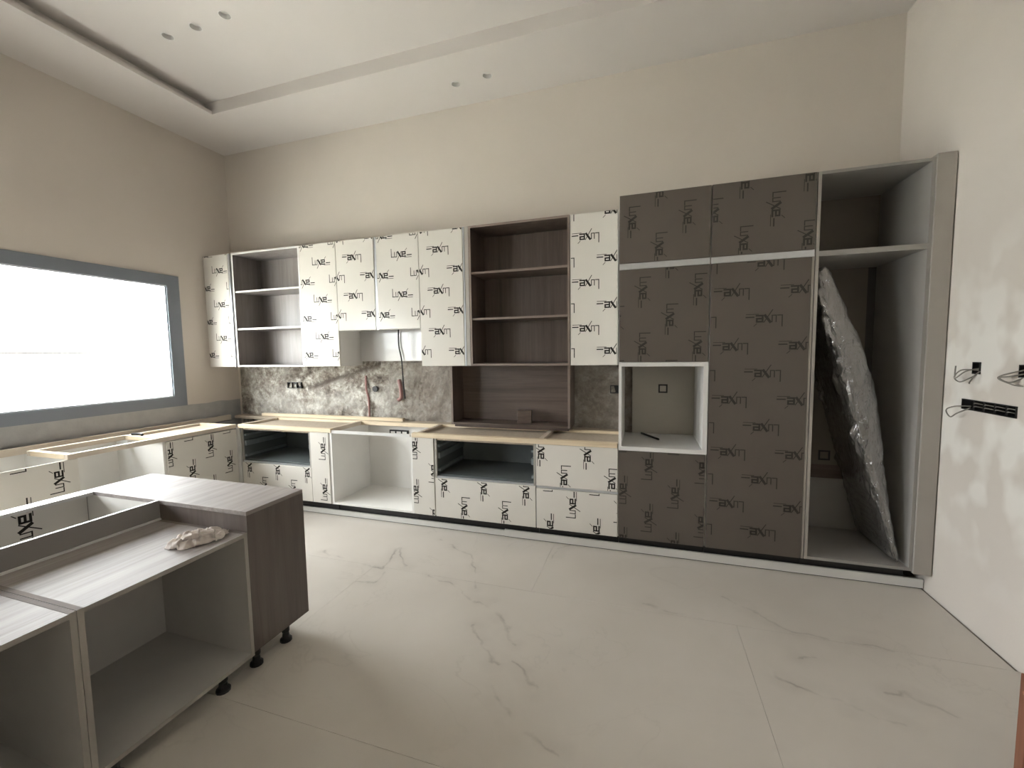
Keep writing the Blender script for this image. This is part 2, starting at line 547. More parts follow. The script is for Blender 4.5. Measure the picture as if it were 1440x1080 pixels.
def side_door(parent, y0, y1, z0, z1, xf, turn, ref, name='door', t=0.019):
    """door facing +X; y0 < y1"""
    g = 0.0015
    d = box(name, (xf - t, xf, y0 + g, y1 - g, z0 + g, z1 - g), 'film_white', parent, bevel=0.0012)
    film_print(d, (xf, y0 + g, z0 + g), (0, 1, 0), (1, 0, 0), y1 - y0 - 2 * g, z1 - z0 - 2 * g, (ref[0] - y0, ref[1] - z0), turn)
    return d

T = 0.018
def carcass(parent, x0, x1, y0, y1, z0, z1, mat, top=True, back=True, bottom=True, backmat=None, sides=(1, 1), edge=None):
    """open-fronted box facing -Y made of single boards"""
    if sides[0]:
        box('side_panel', (x0, x0 + T, y0, y1, z0, z1), mat, parent)
    if sides[1]:
        box('side_panel', (x1 - T, x1, y0, y1, z0, z1), mat, parent)
    if top:
        box('top_board', (x0 + T, x1 - T, y0, y1, z1 - T, z1), mat, parent)
    if bottom:
        box('bottom_board', (x0 + T, x1 - T, y0, y1, z0, z0 + T), mat, parent)
    if back:
        box('back_panel', (x0 + T, x1 - T, y1 - 0.008, y1 - 0.002, z0 + T, z1 - T), backmat or mat, parent)

def legs(parent, pts, h, r=0.018):
    for x, y in pts:
        bm = bmesh.new()
        prof = [(r * 1.5, 0), (r * 1.5, 0.012), (r * 0.95, 0.022), (r * 0.8, h * 0.45), (r, h * 0.55), (r, h - 0.008), (r * 1.6, h - 0.006), (r * 1.6, h)]
        rings = [[bm.verts.new((x + a * math.cos(k * math.pi / 6), y + a * math.sin(k * math.pi / 6), z)) for k in range(12)] for a, z in prof]
        for A, B in zip(rings, rings[1:]):
            for k in range(12):
                bm.faces.new((A[k], A[(k + 1) % 12], B[(k + 1) % 12], B[k]))
        bm.faces.new(rings[0][::-1])
        bm.faces.new(rings[-1])
        link('leg', bm, 'black', parent, 'black adjustable plastic leg')

def cut(o, cutters):
    """boolean the boxes/cylinders in cutters (world bmeshes) out of o; leaves no helper behind"""
    tmp = []
    for bm in cutters:
        me = bpy.data.meshes.new('cut')
        bm.to_mesh(me)
        bm.free()
        c = bpy.data.objects.new('cut', me)
        COL.objects.link(c)
        md = o.modifiers.new('b', 'BOOLEAN')
        md.object = c
        md.operation = 'DIFFERENCE'
        md.solver = 'EXACT'
        tmp.append(c)
    bpy.context.view_layer.update()
    ev = o.evaluated_get(bpy.context.evaluated_depsgraph_get())
    me = bpy.data.meshes.new_from_object(ev)
    o.modifiers.clear()
    o.data = me
    for c in tmp:
        m = c.data
        bpy.data.objects.remove(c)
        bpy.data.meshes.remove(m)

def cyl_bm(x, y, z0, z1, r, seg=24):
    bm = bmesh.new()
    bmesh.ops.create_cone(bm, cap_ends=True, segments=seg, radius1=r, radius2=r, depth=z1 - z0, matrix=Matrix.Translation((x, y, (z0 + z1) / 2)))
    return bm

# ------------------------------------------------------------------ room shell
RX, RY, H, HT = 6.295, -6.6, 3.817, 3.935
fl = struct(box('floor', (-0.0, RX, RY, 0.0, -0.12, -0.006), 'grout'))
TW, TH, J = 2.36, 1.20, 0.0007
rows = [0.0, -0.055]
yj = [-0.055 - 1.2 * k for k in range(0, 6)]
ys = [0.0] + yj + [RY]
for ri, (ya, yb) in enumerate(zip(ys, ys[1:])):
    off = (5.10 if ri % 2 == 0 else 3.92) - 3 * TW
    for k in range(6):
        xa, xb = max(0.0, off + k * TW), min(RX, off + (k + 1) * TW)
        if xb - xa < 0.03:
            continue
        box('floor_tile', (xa + J, xb - J, yb + J, ya - J, -0.0065, 0.0), 'marble', fl)

def wall_with_openings():
    bm = bmesh.new()
    x0, x1 = -0.22, 0.0
    cuts = sorted([(y0, y1, z0, z1) for y1, y0, z0, z1 in WINDOWS])
    y = RY - 0.2
    for y0, y1, z0, z1 in cuts:
        addbox(bm, x0, x1, y, y0, 0, 4.1)
        addbox(bm, x0, x1, y0, y1, 0, z0)
        addbox(bm, x0, x1, y0, y1, z1, 4.1)
        y = y1
    addbox(bm, x0, x1, y, 0.0, 0, 4.1)
    return bm
wl = struct(link('wall_left', wall_with_openings(), 'wall_left'))
wb = struct(box('wall_back', (-0.22, RX + 0.2, 0.0, 0.2, -0.12, 4.1), 'wall'))
wr = struct(box('wall_right', (RX, RX + 0.2, RY - 0.2, 0.0, -0.12, 4.1), 'wall_right'))
wf = struct(box('wall_front', (0.0, RX, RY - 0.2, RY, -0.12, 4.1), 'wall'))

# raw cement band under the window and at the corner, below the plaster
bm = bmesh.new()
NY = 120
for k in range(NY):
    pass
ys_ = [-2.9 + 2.9 * k / NY for k in range(NY + 1)]
zs_ = [0.0, 0.3, 0.6, 0.8, 0.86, 0.90, 0.95, 1.0, 1.03]
grid = {}
for i, y in enumerate(ys_):
    for j, z in enumerate(zs_):
        zz = z + (0.012 * noise.noise((y * 6, 3, 1)) if j == len(zs_) - 1 and y > -0.6 else 0)
        if j == len(zs_) - 1 and y <= -0.6:
            zz = 1.03
        grid[i, j] = bm.verts.new((0.004 + 0.004 * noise.noise((y * 9, z * 9, 0)), y, zz))
for i in range(NY):
    for j in range(len(zs_) - 1):
        bm.faces.new((grid[i, j], grid[i + 1, j], grid[i + 1, j + 1], grid[i, j + 1]))
bmesh.ops.recalc_face_normals(bm, faces=bm.faces[:])
band = link('cement_band', bm, 'cement', wl, 'raw grey cement band below the window')

# chiselled concrete strip between worktop and wall cabinets
bm = bmesh.new()
NX, NZ = 260, 60
gx = {}
for i in range(NX + 1):
    for j in range(NZ + 1):
        x = 0.035 + (4.75 - 0.035) * i / NX
        z = 0.15 + (1.462 - 0.15) * j / NZ
        d = noise.fractal((x * 7, z * 7, 3.1), 0.8, 2.0, 5) * 0.012 + 0.010
        # slanted channel chased in the wall for the conduits
        t_ = (x - 1.0) / (1.95 - 1.0)
        if -0.1 < t_ < 1.15:
            zc = 1.16 + 0.27 * t_
            d -= 0.03 * math.exp(-((z - zc) / 0.03) ** 2)
        if z > 1.40 and not 1.77 < x < 2.64:
            d *= 0.3
        if i in (0, NX) or j in (0, NZ):
            d = 0.0
        gx[i, j] = bm.verts.new((x, -max(0.001, d), z))
for i in range(NX):
    for j in range(NZ):
        bm.faces.new((gx[i, j], gx[i + 1, j], gx[i + 1, j + 1], gx[i, j + 1]))
link('chiselled_strip', bm, 'concrete', wb, 'rough chiselled concrete left bare between the cabinets')

# ceiling: flat tray with a lower border
TX0, TX1, TY1, TY0 = 0.68, 5.62, -0.65, -5.9
ceil = struct(box('ceiling', (0.0, RX, RY, 0.0, HT, HT + 0.15), 'ceil'))
CP = 0.012          # light cove: pocket set back above the border's lip
for ax0, ax1, ay0, ay1, ux0, ux1, uy0, uy1 in (
        (0.0, TX0, RY, 0.0, 0.0, TX0 - 0.10, RY, 0.0), (TX1, RX, RY, 0.0, TX1 + 0.10, RX, RY, 0.0),
        (TX0, TX1, TY1, 0.0, TX0 - 0.10, TX1 + 0.10, TY1 + CP, 0.0), (TX0, TX1, RY, TY0, TX0 - 0.10, TX1 + 0.10, RY, TY0 - CP)):
    s = box('ceiling_border', (ax0, ax1, ay0, ay1, H, H + 0.03), 'ceil', ceil)
    box('border_riser', (ux0, ux1, uy0, uy1, H + 0.03, HT + 0.001), 'ceil', ceil)
    if ay1 == 0.0 and ay0 == TY1:
        soff = s
HOLES_T = [(1.17, -1.345), (1.455, -1.343), (1.755, -1.355)]
HOLES_S = [(3.046, -0.31), (3.337, -0.326)]
cut(ceil, [cyl_bm(x, y, HT - 0.05, HT + 0.06, 0.038) for x, y in HOLES_T])
cut(soff, [cyl_bm(x, y, H - 0.05, H + 0.10, 0.036) for x, y in HOLES_S])
for (x, y), zc, p in [(h, HT, ceil) for h in HOLES_T] + [(h, H, soff) for h in HOLES_S]:
    bm = bmesh.new()
    rg = [[bm.verts.new((x + r * math.cos(k * math.pi / 12), y + r * math.sin(k * math.pi / 12), z)) for k in range(24)] for r, z in ((0.043, zc - 0.002), (0.036, zc - 0.003), (0.034, zc + 0.028))]
    for A, B in zip(rg, rg[1:]):
        for k in range(24):
            bm.faces.new((A[k], A[(k + 1) % 24], B[(k + 1) % 24], B[k]))
    bm.faces.new(rg[-1])
    link('downlight_hole', bm, 'cup', p, 'round downlight cut-out without its lamp', smooth=False)

# windows
for wi, (y1, y0, z0, z1) in enumerate(WINDOWS, 1):
    fw = 0.12 if wi == 1 else 0.08
    bm = bmesh.new()
    xa, xb = -0.07, 0.018
    addbox(bm, xa, xb, y0, y1, z1 - 0.105, z1)
    addbox(bm, xa, xb, y0, y1, z0, z0 + 0.1)
    addbox(bm, xa, xb, y0, y0 + fw, z0 + 0.1, z1 - 0.105)
    addbox(bm, xa, xb, y1 - fw, y1, z0 + 0.1, z1 - 0.105)
    w = struct(link(f'window_{wi}', bm, 'frame'))
    w['label'] = 'wide window in a dark grey aluminium frame beside the kitchen corner' if wi == 1 else 'wide grey framed window with a cross bar'
    # inner bead of the sash
    yy0, yy1, zz0, zz1 = y0 + fw, y1 - fw, z0 + 0.1, z1 - 0.105
    bb = []
    for k in (0.012,):
        bb = [(-0.055, 0.004, yy0, yy1, zz1 - k, zz1), (-0.055, 0.004, yy0, yy1, zz0, zz0 + k), (-0.055, 0.004, yy0, yy0 + k, zz0 + k, zz1 - k), (-0.055, 0.004, yy1 - k, yy1, zz0 + k, zz1 - k)]
    box('sash_bead', bb, 'alu', w)
    if wi == 2:
        box('cross_bar', [(-0.06, 0.0, yy0, yy1, 1.76, 1.79), (-0.06, 0.0, -4.12, -4.05, zz0, zz1)], 'frame', w)
    box('pane', (-0.036, -0.030, yy0 + 0.001, yy1 - 0.001, zz0 + 0.001, zz1 - 0.001), 'glass', w)
    box('window_reveal', [(-0.2, -0.07, yy1, y1, z0, z1), (-0.2, -0.07, y0, yy0, z0, z1)], 'ext', w)

# outside
eg = struct(box('ground', (-14, -0.22, -14, 8, -0.3, -0.1), 'ext_ground'))
ew = struct(box('wall_garden', (-2.75, -2.5, -14, 8, -0.1, 1.64), 'ext'))
box('wall_coping', (-2.8, -2.46, -14, 8, 1.62, 1.66), 'ext', ew)
box('coping_line', (-2.5, -2.495, -14, 8, 1.60, 1.62), 'dark', ew)  # thin dark strip added so the wall's top line shows

# low wooden crate standing near the right wall, only its corner shows
cx0, cx1, cy0, cy1, ch = 5.745, 6.20, -2.50, -2.068, 0.50
c = thing('wooden_crate', ((cx0 + cx1) / 2, (cy0 + cy1) / 2, 0.0), 'low red-brown wooden crate standing on the floor near the right wall', 'crate')
for px_, py_ in ((cx0, cy0), (cx1 - 0.035, cy0), (cx0, cy1 - 0.035), (cx1 - 0.035, cy1 - 0.035)):
    box('corner_post', (px_, px_ + 0.035, py_, py_ + 0.035, 0.0, ch), 'door_wood', c, bevel=0.002)
for k in range(4):
    z0, z1 = 0.02 + k * 0.12, 0.02 + k * 0.12 + 0.112
    box('slat', (cx0, cx0 + 0.014, cy0 + 0.035, cy1 - 0.035, z0, z1), 'door_wood', c, bevel=0.001)
    box('slat', (cx1 - 0.014, cx1, cy0 + 0.035, cy1 - 0.035, z0, z1), 'door_wood', c, bevel=0.001)
    box('slat', (cx0 + 0.035, cx1 - 0.035, cy0, cy0 + 0.014, z0, z1), 'door_wood', c, bevel=0.001)
    box('slat', (cx0 + 0.035, cx1 - 0.035, cy1 - 0.014, cy1, z0, z1), 'door_wood', c, bevel=0.001)
box('base_board', (cx0 + 0.014, cx1 - 0.014, cy0 + 0.014, cy1 - 0.014, 0.02, 0.032), 'door_wood', c)

# ------------------------------------------------------------------ wall cabinets
YU, ZU0, ZU1 = -0.345, 1.42, 2.618
YC = YU + 0.019       # carcass front behind a door
def upper(name, x0, x1, label, cat='wall cabinet'):
    return thing(name, ((x0 + x1) / 2, -0.17, ZU0), label, cat)

c = upper('wall_cabinet', 0.003, 0.40, 'narrow white wall cabinet in the corner beside the window, door in printed film')
carcass(c, 0.003, 0.40, YC, -0.002, ZU0, ZU1, 'white')
front_door(c, 0.022, 0.372, ZU0, ZU1, YU, 0, (0.25, 2.09))
box('handle_profile', (0.374, 0.398, YU + 0.002, YC, ZU0, ZU1), 'alu', c)

def open_unit(name, x0, x1, label, mside, medge, mback, zsh):
    c = upper(name, x0, x1, label, 'shelf unit')
    y0 = YU + 0.004
    box('side_panel', (x0, x0 + T, y0, -0.002, ZU0, ZU1), mside, c)
    box('side_panel', (x1 - T, x1, y0, -0.002, ZU0, ZU1), mside, c)
    box('top_board', (x0 + T, x1 - T, y0, -0.002, ZU1 - T, ZU1), mside, c)
    box('bottom_board', (x0 + T, x1 - T, y0, -0.002, ZU0, ZU0 + T), mside, c)
    box('back_panel', (x0 + T, x1 - T, -0.012, -0.004, ZU0 + T, ZU1 - T), mback, c)
    for z in zsh:
        s = box('shelf', (x0 + T, x1 - T, y0 + 0.01, -0.012, z - T / 2, z + T / 2), mside, c)
        box('edge_band', (x0 + T, x1 - T, y0 + 0.008, y0 + 0.0105, z - T / 2, z + T / 2), medge, s)
    for nm, bb in (('edge_band', (x0, x0 + T, y0 - 0.002, y0 + 0.0005, ZU0, ZU1)), ('edge_band', (x1 - T, x1, y0 - 0.002, y0 + 0.0005, ZU0, ZU1)), ('edge_band', (x0 + T, x1 - T, y0 - 0.002, y0 + 0.0005, ZU1 - T, ZU1)), ('edge_band', (x0 + T, x1 - T, y0 - 0.002, y0 + 0.0005, ZU0, ZU0 + T))):
        box(nm, bb, medge, c)
    return c
open_unit('open_shelf_unit', 0.425, 1.318, 'open grey oak wall shelf unit with pale shelf edges next to the corner cabinet', 'oak_grey_z', 'edge', 'oak_grey_z', (2.215, 1.822))
c = upper('wall_cabinet', 1.32, 1.757, 'tall white wall cabinet between the grey open shelves and the hood recess')
carcass(c, 1.32, 1.757, YC, -0.002, ZU0, ZU1, 'white')
front_door(c, 1.32, 1.757, ZU0, ZU1, YU, 0, (1.584, 2.26 + 0.175))

c = thing('hood_cabinet', (2.2, -0.17, ZU0), 'white wall cabinet with two short doors above an open hood recess', 'wall cabinet')
box('side_panel', (1.758, 1.758 + T, YC, -0.03, 1.77, ZU1), 'white', c)
box('side_panel', (2.654 - T, 2.654, YC, -0.03, 1.77, ZU1), 'white', c)
box('top_board', (1.776, 2.636, YC, -0.03, ZU1 - T, ZU1), 'white', c)
box('bottom_board', (1.776, 2.636, YC, -0.17, 1.77, 1.77 + T), 'white', c)
box('hood_back_panel', (1.758, 2.654, -0.030, -0.012, 1.462, ZU1), 'white_gloss', c, 'glossy white back panel of the hood recess')
front_door(c, 1.758, 2.184, 1.765, ZU1, YU, 180, (1.94, 2.45))
front_door(c, 2.212, 2.655, 1.765, ZU1, YU, 0, (2.479, 2.437))
box('handle_profile', (2.187, 2.209, YU + 0.006, YC, 1.765, ZU1), 'alu', c)

c = upper('wall_cabinet', 2.657, 3.10, 'tall white wall cabinet between the hood recess and the brown open shelves')
carcass(c, 2.657, 3.10, YC, -0.002, ZU0, ZU1, 'white')
front_door(c, 2.657, 3.085, ZU0, ZU1, YU, 180, (2.844, 2.446))
box('handle_profile', (3.088, 3.10, YU + 0.002, YC, ZU0, ZU1), 'alu', c)
box('handle_profile', (3.104, 3.138, YU + 0.004, YC, ZU0, ZU1), 'side_grey', c)
open_unit('open_shelf_unit', 3.142, 4.018, 'open dark brown oak wall shelf unit with three compartments', 'brown_z', 'brown_edge', 'brown_z', (2.22, 1.826))
c = upper('wall_cabinet', 4.02, 4.396, 'white wall cabinet between the brown open shelves and the tall taupe cabinet')
carcass(c, 4.02, 4.396, YC, -0.002, ZU0, ZU1, 'white')
front_door(c, 4.024, 4.392, ZU0, ZU1, YU, 180, (4.143, 2.433))

# brown niche box standing on the worktop frame
c = thing('wooden_niche_box', (3.45, -0.15, 0.856), 'dark brown oak open box standing on the pine frame under the brown shelves', 'niche box')
nx0, nx1, ny0, nz0, nz1 = 2.905, 4.003, -0.27, 0.882, 1.418
box('side_panel', (nx0, nx0 + T, ny0, -0.03, nz0, nz1), 'brown_z', c)
box('side_panel', (nx1 - T, nx1, ny0, -0.03, nz0, nz1), 'brown_z', c)
box('bottom_board', (nx0 + T, nx1 - T, ny0, -0.03, nz0, nz0 + T), 'brown_x', c)
box('support_batten', (nx0 + T, nx1 - T, -0.24, -0.205, 0.856, nz0), 'brown_x', c)
box('back_panel', (nx0 + T, nx1 - T, -0.034, -0.028, nz0 + T, nz1), 'brown_x', c)
for xa in (nx0, nx1 - T):
    box('edge_band', (xa, xa + T, ny0 - 0.002, ny0 + 0.0005, nz0, nz1), 'brown_edge', c)
bm = bmesh.new()
addbox(bm, -0.065, 0.065, -0.035, 0.035, 0, 0.115)
bmesh.ops.bevel(bm, geom=bm.edges[:], offset=0.003, segments=1, affect='EDGES')
bmesh.ops.transform(bm, matrix=Matrix.Translation((3.575, -0.16, nz0 + T)) @ Matrix.Rotation(math.radians(8), 4, 'Z'), verts=bm.verts[:])
solo(link('wood_offcut', bm, 'brown_x'), 'small brown wood offcut standing in the niche box', 'offcut')

# ------------------------------------------------------------------ base cabinets along the back wall
YF, ZB0, ZB1 = -0.607, 0.137, 0.815
YB = YF + 0.019
def base(name, x0, x1, label, cat='base cabinet'):
    return thing(name, ((x0 + x1) / 2, -0.3, 0.0), label, cat)
def gap_shade(c, x0, x1):
    box('gap_shade_board', (x0 + 0.001, x1 - 0.001, -0.512, -0.5, 0.002, ZB0 - 0.0005), 'black', c)  # black board added so the gap under the cabinet stays in shade
def base_legs(c, x0, x1):
    gap_shade(c, x0, x1)
    legs(c, [(x0 + 0.05, -0.46), (x1 - 0.05, -0.46), (x0 + 0.05, -0.1), (x1 - 0.05, -0.1)], ZB0 + 0.0005)

def runner_set(c, x0, x1, z0, z1):
    for sx in (0, 1):
        xa = x0 + T if sx == 0 else x1 - T - 0.022
        d = 1 if sx == 0 else -1
        for zz, hh in ((z0 + 0.05, 0.022), (z0 + 0.16, 0.05), (z0 + 0.26, 0.018)):
            if zz + hh < z1:
                box('drawer_runner', (xa, xa + 0.022, YB + 0.005, -0.09, zz, zz + hh), 'runner', c)

def drawer_unit(x0, x1, label, ref, turn, zl):
    c = base('drawer_cabinet', x0, x1, label)
    box('side_panel', (x0, x0 + T, YB, -0.05, ZB0, ZB1), 'anth', c)
    box('side_panel', (x1 - T, x1, YB, -0.05, ZB0, ZB1), 'anth', c)
    box('bottom_board', (x0 + T, x1 - T, YB, -0.05, ZB0, ZB0 + T), 'anth', c)
    box('back_panel', (x0 + T, x1 - T, -0.06, -0.052, ZB0 + T, ZB1), 'anth', c)
    box('top_board', (x0 + T, x1 - T, YB, -0.05, ZB1 - T, ZB1), 'chip', c)
    box('drawer_bottom', (x0 + T, x1 - T, YB + 0.01, -0.06, zl + 0.012, zl + 0.026), 'anth', c)
    box('side_edge', (x0, x0 + T, YF + 0.004, YB, zl, ZB1), 'side_grey', c)
    box('side_edge', (x1 - T * 0.9, x1, YF + 0.004, YB, zl, ZB1), 'side_grey', c)
    runner_set(c, x0, x1, zl, ZB1)
    front_door(c, x0, x1, ZB0, zl - 0.002, YF, turn, ref, name='drawer_front')
    box('handle_profile', (x0, x1, YF + 0.006, YB, zl - 0.002, zl + 0.014), 'alu', c)
    base_legs(c, x0, x1)
    return c
drawer_unit(0.725, 1.589, 'white drawer cabinet in the corner with its dark upper compartment open', (1.18, 0.42), -90, 0.472)
c = base('base_cabinet', 1.59, 1.81, 'slim white base cabinet left of the open sink cabinet')
carcass(c, 1.59, 1.812, YB, -0.05, ZB0, ZB1, 'white', back=False)
front_door(c, 1.59, 1.803, ZB0, ZB1, YF, 90, (1.735, 0.66))
box('side_edge', (1.805, 1.818, YF + 0.003, YB, ZB0, ZB1), 'side_grey', c)
base_legs(c, 1.59, 1.81)

c = base('sink_cabinet', 1.82, 2.68, 'open white sink cabinet without door or worktop')
carcass(c, 1.818, 2.682, YF + 0.004, -0.05, ZB0, ZB1, 'white', top=False)
box('front_rail', (1.836, 2.664, YF + 0.004, YF + 0.022, ZB1 - 0.004, ZB1 + 0.022), 'edge', c)
base_legs(c, 1.82, 2.68)
c = base('base_cabinet', 2.683, 2.90, 'slim white base cabinet between the sink cabinet and a dark open drawer')
carcass(c, 2.683, 2.898, YB, -0.05, ZB0, ZB1, 'white', back=False)
front_door(c, 2.684, 2.892, ZB0, ZB1, YF, 90, (2.708, 0.73))
base_legs(c, 2.683, 2.898)
drawer_unit(2.90, 3.785, 'wide white drawer cabinet with a black open upper compartment below the niche box', (3.165, 0.22), -90, 0.478)
c = base('drawer_cabinet', 3.787, 4.418, 'white cabinet with two closed drawers beside the tall taupe cabinet')
carcass(c, 3.787, 4.418, YB, -0.05, ZB0, ZB1, 'white')
front_door(c, 3.789, 4.416, 0.482, ZB1, YF, -90, (4.012, 0.549), name='drawer_front')
front_door(c, 3.789, 4.416, ZB0, 0.462, YF, 90, (4.077, 0.353), name='drawer_front')
box('handle_profile', (3.789, 4.416, YF + 0.008, YB, 0.463, 0.481), 'alu', c)
base_legs(c, 3.787, 4.418)

# ------------------------------------------------------------------ tall cabinets
ZT = 2.622
c = thing('tall_oven_cabinet', (4.72, -0.3, 0.0), 'tall taupe cabinet with an open white oven niche in the middle', 'tall cabinet')
x0, x1 = 4.42, 5.016
box('side_panel', (x0 - 0.001, x0 + T, YB, -0.025, ZB0, ZT), 'white', c)
box('side_panel', (x1 - T, x1, YB, -0.025, ZB0, ZT), 'white', c)
box('top_board', (x0 + T, x1 - T, YB, -0.025, ZT - T, ZT), 'white', c)
box('bottom_board', (x0 + T, x1 - T, YB, -0.025, ZB0, ZB0 + T), 'white', c)
front_door(c, x0, 5.013, 2.15, ZT, YF, -90, (4.507, 2.43), True)
box('handle_profile', (x0, 5.013, YF + 0.004, YB, 2.108, 2.149), 'alu', c)
front_door(c, x0, 5.013, 1.449, 2.107, YF, -90, (4.582, 1.94), True)
front_door(c, x0, 5.009, ZB0, 0.80, YF, 90, (4.632, 0.699), True)
nb = box('niche_top', (x0, x1 - 0.001, YF, -0.04, 1.418, 1.447), 'edge', c)
box('niche_bottom', (x0, x1 - 0.001, YF, -0.04, 0.802, 0.832), 'edge', c)
box('niche_side', (x0, x0 + 0.02, YF, YB, 0.832, 1.418), 'edge', c)
box('niche_side', (x1 - 0.03, x1 - 0.001, YF, -0.04, 0.832, 1.418), 'edge', c)
nbk = box('niche_back', (4.50, x1 - 0.03, -0.05, -0.042, 0.832, 1.418), 'niche_tone', c)
sx, sz, sr = 4.745, 1.213, 0.036
box('socket_cutout', [(sx - sr, sx + sr, -0.054, -0.0495, sz + sr - 0.012, sz + sr), (sx - sr, sx + sr, -0.054, -0.0495, sz - sr, sz - sr + 0.012), (sx - sr, sx - sr + 0.012, -0.054, -0.0495, sz - sr + 0.012, sz + sr - 0.012), (sx + sr - 0.012, sx + sr, -0.054, -0.0495, sz - sr + 0.012, sz + sr - 0.012)], 'black', nbk, 'square black socket cut-out')
gap_shade(c, x0, x1)
legs(c, [(x0 + 0.05, -0.46), (x1 - 0.05, -0.46)], ZB0 + 0.0005)
bm = bmesh.new()
tube_bm(bm, [(4.577, -0.10, 0.840), (4.60, -0.14, 0.840), (4.69, -0.30, 0.840), (4.707, -0.33, 0.840)], 0.008)
solo(link('marker_pen', bm, 'black', smooth=True), 'dark marker pen lying in the oven niche', 'pen')

c = thing('tall_cabinet', (5.32, -0.3, 0.0), 'tall taupe cabinet with a full-height door beside the open cabinet', 'tall cabinet')
x0, x1 = 5.018, 5.618
carcass(c, x0, x1, YB, -0.025, ZB0, ZT, 'white')
front_door(c, x0, 5.612, 2.15, ZT, YF, -90, (5.39, 2.42), True)
box('handle_profile', (x0, 5.612, YF + 0.004, YB, 2.108, 2.149), 'alu', c)
front_door(c, x0, 5.60, ZB0, 2.107, YF, 180, (5.34, 2.09 - 0.003), True)
box('handle_profile', (5.601, 5.614, YF + 0.005, YB, ZB0, 2.107), 'side_grey', c)
gap_shade(c, x0, x1)
legs(c, [(x0 + 0.05, -0.46), (x1 - 0.05, -0.46)], ZB0 + 0.0005)

c = thing('open_tall_cabinet', (5.91, -0.3, 0.0), 'tall open grey cabinet without a door beside the right wall', 'tall cabinet')
x0, x1 = 5.619, 6.198
yo = YF + 0.006
box('side_panel', (x0, x0 + T, yo, -0.025, ZB0, ZT), 'side_grey', c)
box('side_panel', (x1 - T, x1, yo, -0.025, ZB0, ZT), 'inner_grey', c)
box('top_board', (x0 + T, x1 - T, yo, -0.025, ZT - T, ZT), 'inner_grey', c)
box('bottom_board', (x0 + T, x1 - T, yo, -0.025, ZB0, ZB0 + T), 'inner_grey', c)
box('shelf', (x0 + T, x1 - T, yo, -0.04, 2.106, 2.138), 'inner_grey', c)
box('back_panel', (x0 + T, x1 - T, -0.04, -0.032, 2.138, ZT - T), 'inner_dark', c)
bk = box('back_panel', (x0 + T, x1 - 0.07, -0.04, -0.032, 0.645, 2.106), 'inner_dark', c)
box('back_panel', (x1 - 0.07, x1 - T, -0.033, -0.026, 0.645, 2.106), 'panel_dark', c)  # dark strip in place of the shaded gap beside the back panel
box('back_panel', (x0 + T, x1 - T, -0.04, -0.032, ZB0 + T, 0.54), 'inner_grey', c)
box('back_batten', (x0 + T, x1 - T, -0.034, -0.026, 0.54, 0.645), 'brown_x', c)
sx, sz, sr = 5.905, 0.718, 0.038
box('socket_cutout', [(sx - sr, sx + sr, -0.045, -0.0395, sz + sr - 0.012, sz + sr), (sx - sr, sx + sr, -0.045, -0.0395, sz - sr, sz - sr + 0.012), (sx - sr, sx - sr + 0.012, -0.045, -0.0395, sz - sr + 0.012, sz + sr - 0.012), (sx + sr - 0.012, sx + sr, -0.045, -0.0395, sz - sr + 0.012, sz + sr - 0.012)], 'black', bk, 'square black socket cut-out')
gap_shade(c, x0, x1)
legs(c, [(x0 + 0.05, -0.46), (x1 - 0.05, -0.46)], ZB0 + 0.0005)
fp = solo(box('filler_panel', (6.199, 6.288, YF - 0.006, -0.05, 0.125, 2.64), 'side_grey', bevel=0.001), 'tall grey filler panel closing the gap to the right wall', 'filler panel')

# panel wrapped in plastic, leaning inside the open cabinet
c = thing('wrapped_panel', (6.12, -0.33, 0.155), 'dark panel wrapped in crinkled plastic film leaning in the open tall cabinet', 'wrapped panel')
foot, topp = Vector((6.135, 0, 0.175)), Vector((5.672, 0, 2.045))
ax = (topp - foot).normalized()
nr = Vector((ax.z, 0, -ax.x))          # away from the wall side (to +X)
bm = bmesh.new()
LL = (topp - foot).length
for s in (0, 1):
    pass
vs = []
for (l, t_, y) in ((0.01, -0.012, -0.55), (0.01, 0.012, -0.55), (LL - 0.02, 0.012, -0.55), (LL - 0.02, -0.012, -0.55), (0.01, -0.012, -0.10), (0.01, 0.012, -0.10), (LL - 0.02, 0.012, -0.10), (LL - 0.02, -0.012, -0.10)):
    q = foot + ax * l + nr * t_
    vs.append(bm.verts.new((q.x, y, q.z)))
for f in ((0, 1, 2, 3), (7, 6, 5, 4), (0, 4, 5, 1), (1, 5, 6, 2), (2, 6, 7, 3), (3, 7, 4, 0)):
    bm.faces.new([vs[i] for i in f])
bmesh.ops.recalc_face_normals(bm, faces=bm.faces[:])
link('panel', bm, 'panel_dark', c)
bm = bmesh.new()
rings = []
NS, NR = 110, 72
